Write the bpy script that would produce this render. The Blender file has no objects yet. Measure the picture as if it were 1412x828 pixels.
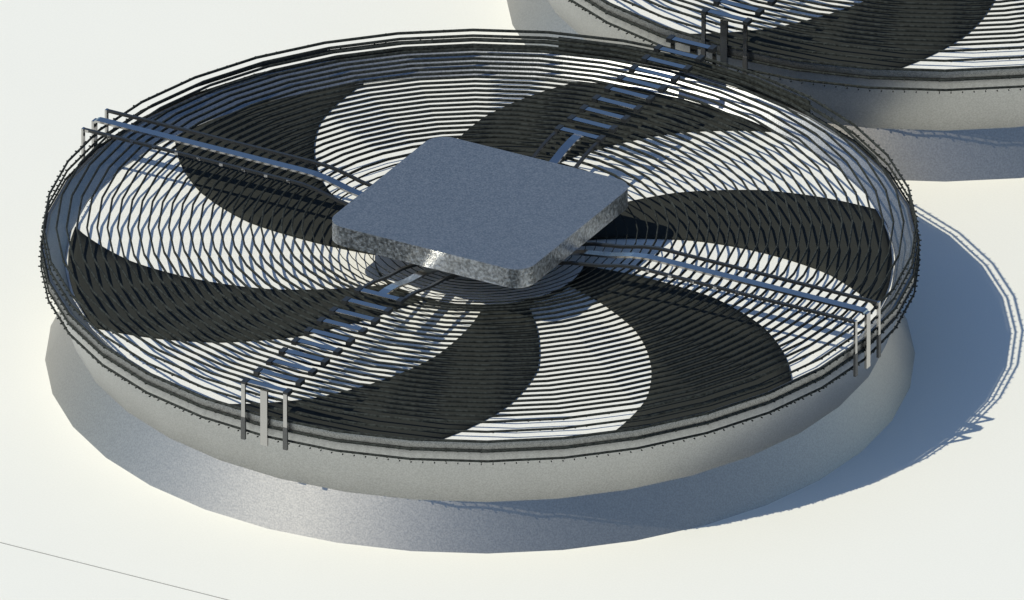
import bpy, bmesh, math, random
from mathutils import Vector, Matrix
random.seed(4)
scene = bpy.context.scene
col = scene.collection
K = 0.9 / 1213.0          # metres per drawing unit (the fan guard is about 0.9 m across)
R = math.radians
AZ = 29.05                # turn between the picture's right-hand direction and the row of fans
SEG = 36

# ------------------------------------------------------------------ materials
def material(name, base, metallic=0.0, rough=0.5, grain=0.0, grain_scale=900.0, bump=0.0,
             rough_var=0.0, blotch=0.0, spec=0.5):
    m = bpy.data.materials.new(name); m.use_nodes = True
    nt = m.node_tree; b = nt.nodes['Principled BSDF']
    b.inputs['Metallic'].default_value = metallic
    b.inputs['Roughness'].default_value = rough
    b.inputs['Specular IOR Level'].default_value = spec
    tc = nt.nodes.new('ShaderNodeTexCoord')
    n = nt.nodes.new('ShaderNodeTexNoise'); n.inputs['Scale'].default_value = grain_scale
    n.inputs['Detail'].default_value = 1.0
    nt.links.new(tc.outputs['Object'], n.inputs['Vector'])
    n2 = nt.nodes.new('ShaderNodeTexNoise'); n2.inputs['Scale'].default_value = 7.0
    n2.inputs['Detail'].default_value = 6.0
    nt.links.new(tc.outputs['Object'], n2.inputs['Vector'])
    def scaled(src, amt, prev=None):
        a = nt.nodes.new('ShaderNodeMath'); a.operation = 'MULTIPLY_ADD'
        a.inputs[1].default_value = amt; a.inputs[2].default_value = -amt * 0.5
        nt.links.new(src, a.inputs[0])
        if prev is None: return a.outputs[0]
        s = nt.nodes.new('ShaderNodeMath'); s.operation = 'ADD'
        nt.links.new(a.outputs[0], s.inputs[0]); nt.links.new(prev, s.inputs[1])
        return s.outputs[0]
    mr = nt.nodes.new('ShaderNodeMapRange'); mr.inputs['From Min'].default_value = 0.33; mr.inputs['From Max'].default_value = 0.67
    nt.links.new(n.outputs['Fac'], mr.inputs['Value'])
    v = scaled(mr.outputs[0], grain)
    v = scaled(n2.outputs['Fac'], blotch, v)
    one = nt.nodes.new('ShaderNodeMath'); one.operation = 'ADD'; one.inputs[1].default_value = 1.0
    nt.links.new(v, one.inputs[0])
    mix = nt.nodes.new('ShaderNodeVectorMath'); mix.operation = 'SCALE'
    mix.inputs[0].default_value = base
    nt.links.new(one.outputs[0], mix.inputs['Scale'])
    nt.links.new(mix.outputs['Vector'], b.inputs['Base Color'])
    if rough_var:
        rv = scaled(n.outputs['Fac'], rough_var)
        ra = nt.nodes.new('ShaderNodeMath'); ra.operation = 'ADD'; ra.inputs[1].default_value = rough
        nt.links.new(rv, ra.inputs[0]); nt.links.new(ra.outputs[0], b.inputs['Roughness'])
    if bump:
        bp = nt.nodes.new('ShaderNodeBump'); bp.inputs['Strength'].default_value = bump
        bp.inputs['Distance'].default_value = 0.0006
        nt.links.new(n.outputs['Fac'], bp.inputs['Height'])
        nt.links.new(bp.outputs['Normal'], b.inputs['Normal'])
    return m

M = {
 'roof':   material('white_coated_sheet', (0.785, 0.77, 0.697), rough=0.75, grain=0.03, grain_scale=500, blotch=0.03, spec=0.2),
 'under':  material('dark_underlay', (0.03, 0.03, 0.03), rough=0.9),
 'skirt':  material('skirt_metal_toned_reflection', (0.385, 0.365, 0.335), metallic=1.0, rough=0.43, grain=0.20, grain_scale=600, bump=0.10, rough_var=0.1, blotch=0.05),  # shroud metal, darkened and warmed in colour to tone down its reflected light
 'shroud': material('brushed_aluminium', (0.42, 0.43, 0.435), metallic=1.0, rough=0.44, grain=0.24, grain_scale=600, bump=0.12, rough_var=0.1, blotch=0.05),
 'plate':  material('grained_cover_metal', (0.49, 0.45, 0.40), metallic=1.0, rough=0.42, grain=0.34, grain_scale=600, bump=0.2, rough_var=0.2, blotch=0.04),
 'edge':   material('cover_edge_painted_glints', (0.50, 0.52, 0.54), metallic=1.0, rough=0.40, grain=0.7, grain_scale=330, bump=1.0, rough_var=0.2),  # colour speckle stands in for glints and guard reflections on the cover's sides
 'lip':    material('dull_grey_rim_metal', (0.25, 0.252, 0.245), metallic=1.0, rough=0.45, grain=0.6),
 'bar':    material('bare_bar_metal', (0.47, 0.46, 0.445), metallic=1.0, rough=0.16, grain=0.10, blotch=0.05),
 'lower_leg': material('dark_lower_leg_metal', (0.10, 0.10, 0.098), metallic=0.6, rough=0.5, grain=0.2),
 'rod':    material('dark_rod_steel', (0.016, 0.017, 0.017), metallic=0.0, rough=0.4, grain=0.2),
 'wire':   material('dark_coated_wire', (0.027, 0.030, 0.027), rough=0.8, grain=0.8, grain_scale=260, spec=0.1),
 'blade':  material('dark_olive_plastic', (0.029, 0.0308, 0.027), rough=0.8, grain=0.15, grain_scale=700, blotch=0.08, spec=0.1),
 'disc':   material('white_back_plate', (0.78, 0.775, 0.725), rough=0.75, grain=0.10, grain_scale=560, blotch=0.04, spec=0.2),
 'hub':    material('pale_hub_plastic', (0.84, 0.85, 0.84), rough=0.6, grain=0.08),
}

# ------------------------------------------------------------------ helpers
def new_obj(name, bm, mat, parent=None):
    bmesh.ops.recalc_face_normals(bm, faces=bm.faces[:])
    me = bpy.data.meshes.new(name); bm.to_mesh(me); bm.free()
    me.materials.append(mat)
    o = bpy.data.objects.new(name, me); col.objects.link(o)
    if parent is not None: o.parent = parent
    return o

def V(x, y, z): return Vector((x * K, y * K, z * K))

def add_box(bm, c, s, rot=None):
    """box centred at c (units), size s, optional 3x3 rotation"""
    vs = []
    for dx in (-.5, .5):
        for dy in (-.5, .5):
            for dz in (-.5, .5):
                p = Vector((dx * s[0], dy * s[1], dz * s[2]))
                if rot is not None: p = rot @ p
                p += Vector(c)
                vs.append(bm.verts.new(p * K))
    for f in ((0,1,3,2),(4,6,7,5),(0,4,5,1),(2,3,7,6),(0,2,6,4),(1,5,7,3)):
        bm.faces.new([vs[i] for i in f])

def add_strap(bm, path, y0, width, thick, bevel=0.0):
    """flat strap following path [(x,z)...] at lateral offset y0, mitred, thickness below the path"""
    n = len(path); rings = []
    for i, (x, z) in enumerate(path):
        a = path[max(i - 1, 0)]; b = path[min(i + 1, n - 1)]
        if 0 < i < n - 1:
            d1 = Vector((x - a[0], z - a[1])).normalized(); d2 = Vector((b[0] - x, b[1] - z)).normalized()
            n1 = Vector((-d1[1], d1[0])); n2 = Vector((-d2[1], d2[0]))
            m = (n1 + n2).normalized(); k = 1.0 / max(m.dot(n1), 0.3)
        else:
            d = Vector((b[0] - a[0], b[1] - a[1])).normalized(); m = Vector((-d[1], d[0])); k = 1.0
        lo = (x - m[0] * thick * k, z - m[1] * thick * k)
        rings.append([bm.verts.new(V(x, y0 - width / 2, z)), bm.verts.new(V(x, y0 + width / 2, z)),
                      bm.verts.new(V(lo[0], y0 + width / 2, lo[1])), bm.verts.new(V(lo[0], y0 - width / 2, lo[1]))])
    for i in range(n - 1):
        for k in range(4):
            bm.faces.new((rings[i][k], rings[i][(k + 1) % 4], rings[i + 1][(k + 1) % 4], rings[i + 1][k]))
    bm.faces.new(rings[0][::-1]); bm.faces.new(rings[-1])

def add_ring(bm, rad, z, wr, seg=SEG, sides=6, phase=0.0, hr=None):
    hr = hr or wr
    loops = []
    for i in range(seg):
        a = R(phase) + 2 * math.pi * i / seg
        lp = []
        for j in range(sides):
            t = 2 * math.pi * j / sides + 0.3
            r = rad + wr * math.cos(t) 
            lp.append(bm.verts.new(V(r * math.cos(a), r * math.sin(a), z + hr * math.sin(t))))
        loops.append(lp)
    for i in range(seg):
        A = loops[i]; B = loops[(i + 1) % seg]
        for j in range(sides):
            f = bm.faces.new((A[j], B[j], B[(j + 1) % sides], A[(j + 1) % sides])); 

def revolve(bm, prof, seg=SEG, closed=False, smooth=True, sharp_rows=()):
    rows = []
    for (r, z) in prof:
        rows.append([bm.verts.new(V(r * math.cos(2*math.pi*i/seg), r * math.sin(2*math.pi*i/seg), z)) for i in range(seg)])
    n = len(rows)
    for k in range(n if closed else n - 1):
        A = rows[k]; B = rows[(k + 1) % n]
        for i in range(seg):
            f = bm.faces.new((A[i], A[(i+1) % seg], B[(i+1) % seg], B[i])); f.smooth = smooth
    bm.edges.ensure_lookup_table()
    for k in sharp_rows:
        A = rows[k]
        for i in range(seg):
            e = bm.edges.get((A[i], A[(i+1) % seg]))
            if e: e.smooth = False
    return rows

def disc(bm, rad, z0, z1, seg=72):
    top = [bm.verts.new(V(rad*math.cos(2*math.pi*i/seg), rad*math.sin(2*math.pi*i/seg), z1)) for i in range(seg)]
    bot = [bm.verts.new(V(rad*math.cos(2*math.pi*i/seg), rad*math.sin(2*math.pi*i/seg), z0)) for i in range(seg)]
    bm.faces.new(top); bm.faces.new(bot[::-1])
    for i in range(seg):
        bm.faces.new((top[i], bot[i], bot[(i+1) % seg], top[(i+1) % seg]))

def interp(tab, r):
    for (r0, a0), (r1, a1) in zip(tab, tab[1:]):
        if r <= r1: return a0 + (a1 - a0) * (r - r0) / (r1 - r0)
    return tab[-1][1]

# ------------------------------------------------------------------ heights and radii (drawing units)
Z_DISC, Z_HUB, Z_GUARD, Z_ARM, Z_PLATE = 146, 153, 203, 220, 237
R_BASE, R_THROAT, R_RIM = 600, 566, 603
R_DISC = 572

def guard_z(r):
    return Z_GUARD if r > 265 else Z_GUARD - 0.21 * (265 - r)

def arm_path(r_out=None):
    p = [(105, 186), (161, 201.5), (205, 208), (240, 216.5), (262, 219.5), (283, Z_ARM)]
    return p

# ------------------------------------------------------------------ the fan
def build_fan():
    root = bpy.data.objects.new('rooftop_fan', None); col.objects.link(root)
    root.empty_display_size = 0.1

    # shroud: flared foot, throat, overhanging upper band, rolled lip, inner funnel
    bm = bmesh.new()
    prof = [(R_BASE - 5, 0), (R_BASE, 0.0), (R_THROAT, 62), (R_RIM - 1, 160), (R_RIM - 1, 172),
            (R_RIM - 4, 172), (R_DISC + 1, 147.5), (R_DISC + 0.5, 140), (R_THROAT - 5, 62)]
    revolve(bm, prof, closed=True, sharp_rows=(0, 1, 2, 3, 4, 5, 6, 7, 8))
    shroud = new_obj('shroud', bm, M['shroud'], root)
    shroud.data.materials.append(M['skirt'])
    for p in shroud.data.polygons:
        if p.center.z < 40 * K: p.material_index = 1
    bm = bmesh.new()
    revolve(bm, [(R_RIM - 0.6, 161), (R_RIM + 0.6, 160.2), (R_RIM + 1.4, 162), (R_RIM + 1.4, 172), (R_RIM + 0.6, 174), (R_RIM - 3.4, 174), (R_RIM - 4.4, 172.6), (R_RIM - 0.6, 172.4)],
            closed=True)
    new_obj('rim_lip', bm, M['lip'], shroud)

    bm = bmesh.new(); disc(bm, R_DISC, Z_DISC - 5, Z_DISC)
    new_obj('back_plate', bm, M['disc'], root)

    # rotor: hub with six swept blades
    bm = bmesh.new(); disc(bm, 145, Z_DISC + 0.6, Z_HUB)
    bmesh.ops.bevel(bm, geom=[e for e in bm.edges if len(e.link_faces) == 2 and e.calc_face_angle(0) > 1.2 and e.verts[0].co.z > Z_DISC * K + 0.002],
                    offset=1.2 * K, segments=2, affect='EDGES')
    rotor = new_obj('hub', bm, M['hub'], root)
    rotor.data.materials.append(M['blade'])
    for p in rotor.data.polygons:
        if abs(p.normal.z) < 0.9: p.material_index = 1  # shade on the hub's side face, put in as dark colour
    lead = [(120, -90), (160, -93), (232, -99.5), (300, -104.7), (400, -114.0), (480, -121.5), (505, -124.5), (550, -130), (568, -132.5)]
    trail = [(120, -65), (160, -68), (200, -71), (270, -75.5), (340, -79.5), (380, -82.8), (440, -87.7), (480, -91.7), (520, -95.8), (553, -99.4), (568, -101)]
    off = {0: 3.0, 1: 0.0, 2: -3.0, 3: -3.0, 4: -1.0, 5: 2.0}
    for k in range(6):
        bm = bmesh.new(); NR, NA = 30, 8
        top, bot = [], []
        for i in range(NR + 1):
            r = 143 + (568 - 143) * i / NR
            l, t = interp(lead, r), interp(trail, r)
            rt, rb = [], []
            for j in range(NA + 1):
                a = R(l + (t - l) * j / NA + AZ + 60 * k + off[k])
                u = j / NA
                h = 3.0 + 0.8 * math.sin(math.pi * u)
                rt.append(bm.verts.new(V(r * math.cos(a), r * math.sin(a), Z_DISC + h)))
                rb.append(bm.verts.new(V(r * math.cos(a), r * math.sin(a), Z_DISC + 0.8)))
            top.append(rt); bot.append(rb)
        for i in range(NR):
            for j in range(NA):
                f = bm.faces.new((top[i][j], top[i+1][j], top[i+1][j+1], top[i][j+1])); f.smooth = True
                bm.faces.new((bot[i][j], bot[i][j+1], bot[i+1][j+1], bot[i+1][j]))
            bm.faces.new((top[i][0], bot[i][0], bot[i+1][0], top[i+1][0]))
            bm.faces.new((top[i][NA], top[i+1][NA], bot[i+1][NA], bot[i][NA]))
        for j in range(NA):
            bm.faces.new((top[0][j], top[0][j+1], bot[0][j+1], bot[0][j]))
            bm.faces.new((top[NR][j], bot[NR][j], bot[NR][j+1], top[NR][j+1]))
        new_obj('blade', bm, M['blade'], rotor)

    # motor under the cover
    bm = bmesh.new()
    revolve(bm, [(0.5, Z_HUB), (72, Z_HUB), (72, 200), (60, 208.5), (0.5, 208.5)], seg=40, sharp_rows=(1, 2, 3))
    new_obj('motor', bm, M['shroud'], root)

    # wire guard: concentric rings, barrel rings, dipped middle
    bm = bmesh.new()
    r = 598.0
    while r > 100:
        k = 1.0 if r > 235 else (0.65 if r > 212 else 0.38)
        add_ring(bm, r if r < 597 else 601.5, guard_z(r), 1.45 * k, hr=2.2 * k)
        r -= 14.1
    for z in (188.5, 174.5, 159.5, 144.5):
        add_ring(bm, 605.2 if z < 180 else 602.5, z, 1.3, hr=2.1)
    guard = new_obj('wire_guard', bm, M['wire'], root)
    # short clip pins all round the outer rings, lengths varied for a ragged edge
    bm = bmesh.new()
    nclip = 234
    rnd = random.Random(11)
    for i in range(nclip):
        a = 2 * math.pi * (i + 0.5) / nclip
        # follow the 36-sided rings
        seg = 2 * math.pi / SEG
        d = (a % seg) - seg / 2
        rr = 606.0 * math.cos(seg / 2) / math.cos(d)
        rot = Matrix.Rotation(a, 3, 'Z')
        for zz, rr2, ln in ((137.5, rr - 5.5, 3.0), (144.5, rr + 0.2, 3.0), (159.5, rr + 0.2, 3.0), (174.5, rr + 0.2, 3.0), (188.5, rr - 2.5, 3.4), (203, rr - 3.6, 3.4)):
            add_box(bm, (rr2 * math.cos(a), rr2 * math.sin(a), zz), (ln * (1 if zz == 137.5 else rnd.uniform(0.8, 2.0)), 1.5 if zz == 137.5 else 2.2, 1.2), rot)
    new_obj('edge_clips', bm, M['wire'], guard)
    # dark curved band on the far side of the barrel
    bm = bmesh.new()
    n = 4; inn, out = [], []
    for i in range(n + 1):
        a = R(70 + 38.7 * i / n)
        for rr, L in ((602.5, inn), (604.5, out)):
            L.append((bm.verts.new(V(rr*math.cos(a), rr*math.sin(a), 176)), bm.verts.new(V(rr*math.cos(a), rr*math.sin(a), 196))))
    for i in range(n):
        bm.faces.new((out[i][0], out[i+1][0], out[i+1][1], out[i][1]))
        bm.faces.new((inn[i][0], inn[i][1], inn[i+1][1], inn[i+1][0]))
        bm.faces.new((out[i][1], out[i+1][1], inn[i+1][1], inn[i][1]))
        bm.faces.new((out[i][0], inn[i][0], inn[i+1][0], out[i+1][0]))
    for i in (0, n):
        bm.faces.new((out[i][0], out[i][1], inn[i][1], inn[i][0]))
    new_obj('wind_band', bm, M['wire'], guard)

    # four support arms
    for q in range(4):
        ladder = q in (1, 3)
        ang = R(90 * q)
        rotz = Matrix.Rotation(ang, 4, 'Z')
        def put(name, bm, mat, parent):
            bmesh.ops.transform(bm, matrix=rotz, verts=bm.verts[:])
            return new_obj(name, bm, mat, parent)
        inner = arm_path()
        bm = bmesh.new()
        if ladder:
            add_strap(bm, inner, 0, 13, 3)
        else:
            add_strap(bm, inner + [(603, Z_ARM), (606, Z_ARM - 1), (607.5, Z_ARM - 4)], 0, 13, 3)
        arm = put('support_arm', bm, M['bar'], root)
        for s in (-1, 1):
            bm = bmesh.new()
            path = [(x, z - 1) for x, z in inner]
            if not ladder: path = path + [(607, Z_ARM - 1)]
            add_strap(bm, path, s * 33, 4.4, 3.8)
            put('side_rod', bm, M['rod'], arm)
            bm = bmesh.new()
            add_box(bm, (608.5, s * 33, (Z_ARM - 1 + 168) / 2), (3.0, 5.8, Z_ARM - 1 - 168))
            leg = put('leg', bm, M['bar'], arm)
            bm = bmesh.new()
            add_box(bm, (608.8, s * 33, (168 + 134) / 2), (3.6, 6.6, 34))  # lower part of each side leg: darker and slightly wider
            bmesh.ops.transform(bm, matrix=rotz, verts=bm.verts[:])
            tmp = bpy.data.meshes.new('lower_leg'); bm.to_mesh(tmp); bm.free()
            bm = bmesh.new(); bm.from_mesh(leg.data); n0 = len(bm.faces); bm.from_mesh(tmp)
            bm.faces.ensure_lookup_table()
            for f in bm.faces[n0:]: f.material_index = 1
            bm.to_mesh(leg.data); bm.free(); leg.data.materials.append(M['lower_leg'])
        bm = bmesh.new()
        add_box(bm, (609.2, 0, (Z_ARM - 3 + 133) / 2), (3.6, 10.8, Z_ARM - 3 - 133))
        put('leg', bm, M['bar'], arm)
        for i in range(10):
            x = 283 + i * 35.4
            if ladder:
                bm = bmesh.new()
                add_box(bm, (x, 0, Z_ARM + 0.5), (10, 60, 1.2))
                rung = put('rung', bm, M['bar'], arm)
                for s in (-1, 1):
                    bm = bmesh.new()
                    add_box(bm, (x + 1, s * 33, Z_ARM - 1.0), (14, 7.5, 6.0))
                    put('rung_end', bm, M['rod'], rung)
            else:
                s = -1 if q == 0 else 1
                bm = bmesh.new()
                add_box(bm, (x, s * 33.5, Z_ARM - 3.2), (5.5, 5.0, 4.0))
                put('rod_clip', bm, M['bar'], arm)

    # square cover plate with rounded corners
    bm = bmesh.new()
    H, rc, nb = 157.5, 29, 8
    pts = []
    for cx, cy, a0 in ((H-rc, H-rc, 0), (-H+rc, H-rc, 90), (-H+rc, -H+rc, 180), (H-rc, -H+rc, 270)):
        for i in range(nb + 1):
            a = R(a0 + 90 * i / nb)
            pts.append((cx + rc * math.cos(a), cy + rc * math.sin(a)))
    top = [bm.verts.new(V(x, y, Z_PLATE)) for x, y in pts]
    bot = [bm.verts.new(V(x, y, 208)) for x, y in pts]
    ft = bm.faces.new(top); bm.faces.new(bot[::-1])
    n = len(pts)
    for i in range(n):
        f = bm.faces.new((top[i], bot[i], bot[(i+1) % n], top[(i+1) % n])); f.smooth = True
    for i in range(n):
        e = bm.edges.get((top[i], top[(i+1) % n]));  e.smooth = False
        e = bm.edges.get((bot[i], bot[(i+1) % n]));  e.smooth = False
    cp = new_obj('cover_plate', bm, M['plate'], root)
    cp.data.materials.append(M['edge'])
    for p in cp.data.polygons:
        if abs(p.normal.z) < 0.5: p.material_index = 1
    return root

def copy_tree(o, parent=None):
    c = o.copy(); col.objects.link(c)
    if parent is not None: c.parent = parent
    for ch in list(o.children): copy_tree(ch, c)
    return c

fan = build_fan()
fan2 = copy_tree(fan)
fan2.location = V(1.7, 1302, 0)
fan['label'] = 'whole round fan in the foreground, square grey cover plate over its wire guard'
fan2['label'] = 'rear fan cut off by the top right corner of the picture'
for f in (fan, fan2):
    f['category'] = 'fan'; f['group'] = 'round rooftop fans in a row'

# ------------------------------------------------------------------ roof sheet with a fine joint
def sheet(name, x0, x1, y0, y1, z0, z1, mat):
    bm = bmesh.new()
    add_box(bm, ((x0+x1)/2, (y0+y1)/2, (z0+z1)/2), (x1-x0, y1-y0, z1-z0))
    o = new_obj(name, bm, mat); o['kind'] = 'structure'; return o
BIG = 200000
sheet('roof_panel', -BIG, BIG, -813.0, BIG, -12, 0, M['roof'])
sheet('roof_panel', -BIG, BIG, -BIG, -815.5, -12, 0, M['roof'])
sheet('roof_seam', -BIG, BIG, -814.8, -813.7, -6, -0.5, M['under'])
sheet('roof_underlay', -BIG, BIG, -BIG, BIG, -40, -13, M['under'])

# ------------------------------------------------------------------ camera
s_el = 0.45
el = math.asin(s_el)
D = 80.0
def cam2world(x, y, z):   # picture-aligned frame (x right, y away, z up) to the fan row's frame
    a = R(AZ)
    return Vector((x*math.cos(a) - y*math.sin(a), x*math.sin(a) + y*math.cos(a), z))
cam = bpy.data.cameras.new('camera'); cam_o = bpy.data.objects.new('camera', cam); col.objects.link(cam_o)
# the picture centre (706,414) relative to the foot of the fan axis (662,492)
dx, dy = (706 - 662) * K, (492 - 414) * K
right = cam2world(1, 0, 0); up = cam2world(0, math.sin(el), math.cos(el)); back = cam2world(0, -math.cos(el), math.sin(el))
target = right * dx + up * dy
cam_o.location = target + back * D
m = Matrix((right, up, back)).transposed()
cam_o.rotation_euler = m.to_euler()
cam.sensor_fit = 'HORIZONTAL'; cam.sensor_width = 36
cam.lens = 36 * D / (1412 * K)
cam.clip_start = 0.5; cam.clip_end = 2000
scene.camera = cam_o

# ------------------------------------------------------------------ light
d = cam2world(126, 60, -174).normalized()       # direction the sunlight travels
sun_el = math.asin(-d.z)
to_sun = -d
sl = bpy.data.lights.new('sun', 'SUN'); so = bpy.data.objects.new('sun', sl); col.objects.link(so)
sl.energy = 3.75; sl.angle = R(0.5); sl.color = (1.0, 0.955, 0.81)
so.rotation_euler = to_sun.to_track_quat('Z', 'Y').to_euler()
w = bpy.data.worlds.new('World'); scene.world = w; w.use_nodes = True
nt = w.node_tree; bg = nt.nodes['Background']
sky = nt.nodes.new('ShaderNodeTexSky'); sky.sky_type = 'NISHITA'; sky.sun_disc = False
sky.sun_elevation = sun_el; sky.ozone_density = 4.6; sky.dust_density = 0.3
sky.sun_rotation = math.atan2(to_sun.x, to_sun.y)
nt.links.new(sky.outputs[0], bg.inputs[0]); bg.inputs[1].default_value = 0.118

scene.view_settings.view_transform = 'Standard'; scene.view_settings.look = 'None'
scene.view_settings.exposure = 0; scene.view_settings.gamma = 1
